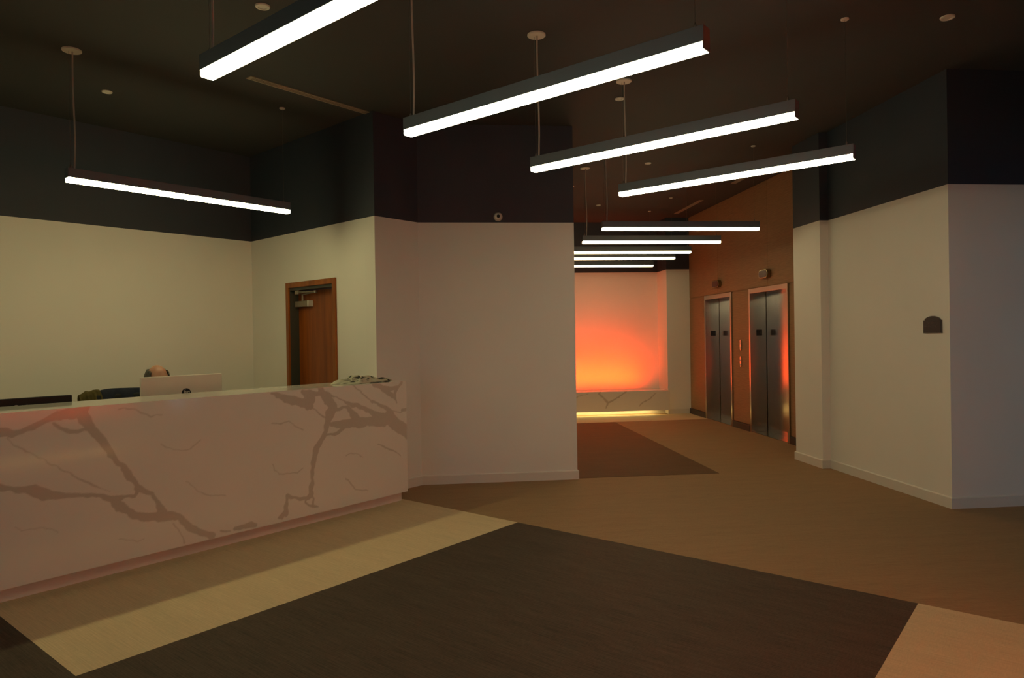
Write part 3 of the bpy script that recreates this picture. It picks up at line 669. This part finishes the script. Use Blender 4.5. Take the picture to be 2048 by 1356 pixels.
for i, (p, rz, lab) in enumerate(spots):
    o = lamp0 if i == 0 else copy_tree(lamp0)
    o.location = p; o.rotation_euler = (0, 0, rz); tag(o, lab, 'pendant lamp', G1)
    if 'reception desk' in lab:                    # the desk row burns brighter
        for c in o.children:
            if c.name.startswith('diffuser'): c.data = c.data.copy(); c.data.materials[0] = M['led_desk']
    if 'level' in lab:
        for c in o.children:
            if c.name.startswith('diffuser'): c.data = c.data.copy(); c.data.materials[0] = M['led_hall']

# ------------------------------------------------------------------ ceiling fittings
def disc(p, r, label):
    o = MB().lathe([(r * .55, -.006), (r * .62, -.011), (r * .93, -.010), (r, -.004), (r, 0)], (0, 0, 0), 28).build('ceiling_plate', M['white'], None, smooth=False)
    o.location = (p[0], p[1], H); tag(o, label, 'cover plate', 'round cover plates on the ceiling'); return o
disc(UV(2.498, 4.096), .047, 'round ceiling plate beside the nearest slanting pendant at the top edge')
disc(UV(5.69, .68), .047, 'round ceiling plate in the top right corner')
disc(UV(2.461, 6.504), .042, 'round ceiling plate above the desk lamp on the left')
disc(UV(5.606, 3.252), .042, 'round ceiling plate behind a cord between the middle slanting pendants')
disc((2.644, 8.6, 0), .042, 'round ceiling plate just beyond the farthest slanting pendant, near the hall')
disc((2.646, 11.41, 0), .042, 'small round ceiling plate deep in the hall')
def vent(p, rz, L, label):
    r = empty('slot_vent', (p[0], p[1], H), rz); tag(r, label, 'vent', 'linear slot vents in the ceiling'); w_ = .075; b = .016
    f = MB(); f.box((0, -w_ / 2, -.008), (L, -w_ / 2 + b, 0)); f.box((0, w_ / 2 - b, -.008), (L, w_ / 2, 0)); f.box((0, -w_ / 2 + b, -.008), (.03, w_ / 2 - b, 0)); f.box((L - .03, -w_ / 2 + b, -.008), (L, w_ / 2 - b, 0))
    f.build('frame', M['ventm'], r, .001)
    MB().box((.03, -w_ / 2 + b, -.0015), (L - .03, w_ / 2 - b, 0)).build('backing', M['black'], r)
    for k in (-.0075, .0075): MB().box((.03, k - .003, -.007), (L - .03, k + .003, -.002)).build('slat', M['ventm'], r)
vent(UV(3.085, 5.285), Q, 1.29, 'long slot vent in the ceiling above the reception desk')
vent((4.25, 10.95, 0), math.pi / 2, 1.24, 'slot vent in the hall ceiling farther from the lobby')
vent((4.25, 8.46, 0), math.pi / 2, 1.24, 'slot vent in the hall ceiling partly hidden by a pendant')

# dome camera on the charcoal band
dc = empty('dome_camera', (.594, 7.12, 2.735)); tag(dc, 'small white dome camera on the charcoal band', 'camera')
MB().lathe([(.046, 0), (.046, -.014), (.042, -.024)], (0, 0, 0), 28, axis='y').build('housing', M['white'], dc, smooth=False)
MB().lathe([(.042, -.024), (.036, -.034), (.026, -.041), (.018, -.044)], (0, 0, 0), 28, axis='y').build('collar', M['white'], dc, smooth=True)
MB().lathe([(.018, -.043), (.015, -.050), (.008, -.055), (.002, -.057)], (0, 0, 0), 20, axis='y').build('lens', M['monblack'], dc, smooth=True)

# ------------------------------------------------------------------ elevators
def elevator(y0, y1, label):
    r = empty('elevator_entrance', (4.64, y0, 0)); tag(r, label, 'elevator', 'elevator entrances'); Wd = y1 - y0; t = .045; dp = .235
    j = MB().box((-.022, .001, 0), (dp, t, EH - .001)).build('jamb', M['steel2'], r, .002)
    j2 = MB().box((-.022, Wd - t, 0), (dp, Wd - .001, EH - .001)).build('jamb', M['steel2'], r, .002)
    MB().box((-.022, t + .0005, EH - .072), (dp, Wd - t - .0005, EH - .001)).build('header', M['steel2'], r, .002)
    s = t + (Wd - 2 * t) * .44
    MB().box((dp + .004, t - .02, .006), (dp + .034, s, EH - .05)).build('door_panel', M['steel'], r)
    MB().box((dp + .0, s - .02, .006), (dp + .003, Wd - t - .012, EH - .05)).build('door_panel', M['steel'], r)
    MB().box((.0, t + .001, 0), (dp + .002, Wd - t - .001, .005)).build('sill', M['brass'], r)
    MB().box((dp + .05, .002, 0), (dp + .07, Wd - .002, EH - .002)).build('added_light_block', M['black'], r)  # added black sheet, keeps sky light from leaking through the door gap
    # black floor plate on the far jamb, facing the lobby
    p = MB().box((.075, Wd - t - .004, 1.455), (.165, Wd - t - .0005, 1.545)).build('floor_plate', M['logo'], r)
    text_mesh('number', '1', .05, M['signt'], p, face_mat((.135, Wd - t - .0042, 1.5), (1, 0, 0), (0, 0, 1)))
    return r
elevator(*EV[0], 'nearer steel elevator entrance beside the white pilaster')
elevator(*EV[1], 'farther steel elevator entrance toward the orange alcove')
def lantern(y, z, label):
    r = empty('hall_lantern', (4.64, y, z)); tag(r, label, 'lantern', 'oval elevator lanterns'); a, b, dpt = .14, .062, .062
    prof = []
    for k in range(32):
        q = 2 * math.pi * k / 32; c_, s_ = math.cos(q), math.sin(q)
        prof.append(((a - b) * (1 if c_ > 0 else -1) + b * c_ if abs(c_) > 1e-6 else 0, b * s_))
    MB().extrude(prof, -dpt, -.0005).build('housing', M['brass'], r, .004)
    MB().extrude([(y_ * .86, z_ * .78) for y_, z_ in prof], -dpt - .004, -dpt + .002).build('lens', M['redlens'], r)
lantern(9.50, 2.338, 'oval lantern above the nearer elevator'); lantern(11.24, 2.326, 'oval lantern above the farther elevator')
def call_plate(y, z, label):
    r = empty('call_plate', (4.64, y, z)); tag(r, label, 'call button', 'call button plates')
    hh = .085; ww = .026; prof = [(ww * math.cos(q), (hh - ww) * (1 if math.sin(q) > 0 else -1) + ww * math.sin(q)) for q in [math.pi * 2 * (k + .5) / 20 for k in range(20)]]
    MB().extrude(prof, -.014, -.0005).build('plate', M['steel2'], r, .002)
    for dz in (-.045, .02): MB().lathe([(.013, -.019), (.015, -.014)], (0, 0, dz), 16, axis='x').build('button', M['white'], r)
call_plate(10.385, 1.31, 'upper call button plate between the elevators'); call_plate(10.39, 1.052, 'lower call button plate between the elevators')

# ------------------------------------------------------------------ wall sign
sg = empty('wall_sign', (4.228, 5.592, 1.472)); tag(sg, 'small slate plaque with arched top on the right wall', 'sign')
def plaque(w2, h1, h2, sh):
    pts = [(w2, 0), (w2, h1), (w2 - sh, h1), (w2 - sh, h1 + .010)]
    for k in range(1, 12):
        q = k / 12; x = (w2 - sh) * (1 - 2 * q); pts.append((x, h1 + .010 + (h2 - h1 - .010) * math.sin(math.pi * q) ** .8))
    pts += [(-w2 + sh, h1 + .010), (-w2 + sh, h1), (-w2, h1), (-w2, 0)]; return pts
MB().extrude(plaque(.112, .112, .148, .018), -.010, -.0005).build('border', M['signb'], sg)
MB().extrude([(y * .94, .006 + z * .93) for y, z in plaque(.112, .112, .148, .018)], -.0125, -.0101).build('face', M['sign'], sg)
rng = random.Random(4)
for (z, ys0, ys1, n, hh) in ((.082, .05, -.055, 5, .016), (.056, .098, -.055, 9, .011)):       # two lines of lettering too small to read
    stp = (ys1 - ys0) / n
    for k in range(n):
        y = ys0 + stp * (k + .1); y2 = ys0 + stp * (k + .8); lb = MB(); hh2 = hh
        lb.box((-.0135, min(y, y - .003), z), (-.0126, max(y, y - .003), z + hh2)); lb.box((-.0135, min(y, y2), z + (hh2 - .003) * rng.choice((0, .5, 1))), (-.0126, max(y, y2), z + (hh2 - .003) + .003 if False else z + .003 + (hh2 - .003) * .5))
        lb.build('letter', M['signt'], sg)

# ------------------------------------------------------------------ lit benches
def bench(name, root, rz, L, depth, wash, label, ends, lines, seed):
    """front edge on local y=0, room towards -y; slot with an upward orange wall washer, warm strip under the apron"""
    r = empty(name, root, rz); tag(r, label, 'bench', 'quartz benches in lit alcoves')
    zb, zt = .088, .455; s0, s1 = .20, .28
    veined_panel('apron', np.linspace(0, L, max(2, int(L / .012))), np.linspace(zb, zt, 32), lines, .02, M['marble'], r, seed)
    MB().box((0, .0205, zt - .02), (L, s0, zt)).build('seat_front', M['marble'], r)
    MB().box((0, s1, zt - .032), (L, depth, zt - .012)).build('seat_rear', M['marble'], r)
    for y in (s0 - .005, s1): MB().box((0, y, zt - .16), (L, y + .005, zt - .034)).build('slot_side', M['darkbase'], r)
    MB().box((0, s0 + .0005, zt - .16), (L, s1 - .0005, zt - .15)).build('slot_floor', M['darkbase'], r)
    MB().box((ends[0], s0 + .012, zt - .05), (L - ends[1], s1 - .012, zt - .03)).build('uplight_strip', M['orange'], r)
    n = max(1, round((L - ends[0] - ends[1]) / .5)); sl = (L - ends[0] - ends[1]) / n
    for k in range(n):                                     # the washer's lenses throw up and towards the wall
        li = bpy.data.lights.new('wall_washer', 'AREA'); li.shape = 'RECTANGLE'; li.size = sl; li.size_y = .04; li.energy = wash / n; li.color = ORANGE; li.spread = math.radians(116)
        lo = bpy.data.objects.new('wall_washer', li); COL.objects.link(lo); lo.parent = r; lo.location = (ends[0] + sl * (k + .5), (s0 + s1) / 2, zt - .012); lo.rotation_euler = (math.radians(180 - 42), 0, 0)
    MB().box((0, .30, 0), (L, .33, zt - .17)).build('plinth', M['white'], r)
    MB().box((ends[0] * .6, .15, zb + .012), (L - ends[1] * .6, .18, zb + .02)).build('underglow_strip', M['cove'], r)
    return r
def bl(pts): return [(x - 1.95, z, w_) for x, z, w_ in pts]
blines = [bl([(2.93, .455, .012), (2.90, .42, .02), (2.98, .34, .016), (3.07, .25, .02), (3.03, .16, .012)]), bl([(3.07, .25, .018), (3.20, .31, .013), (3.30, .37, .014), (3.42, .455, .012)]), bl([(3.66, .18, .009), (3.72, .24, .010), (3.86, .30, .011), (3.96, .40, .009)]), bl([(2.40, .32, .006), (2.52, .39, .006), (2.70, .42, .006)])]
bench('lit_bench', (1.905, 12.50, 0), 0, 2.29, .665, WASH_END, 'low quartz bench glowing underneath in the orange alcove', (.1, .40), blines, 4)
bench('lit_bench', UV(4.195, -.60), Q + math.pi, 3.04, .565, WASH_LOBBY, 'quartz bench in the alcove opposite the reception desk', (.2, .2), [], 8)
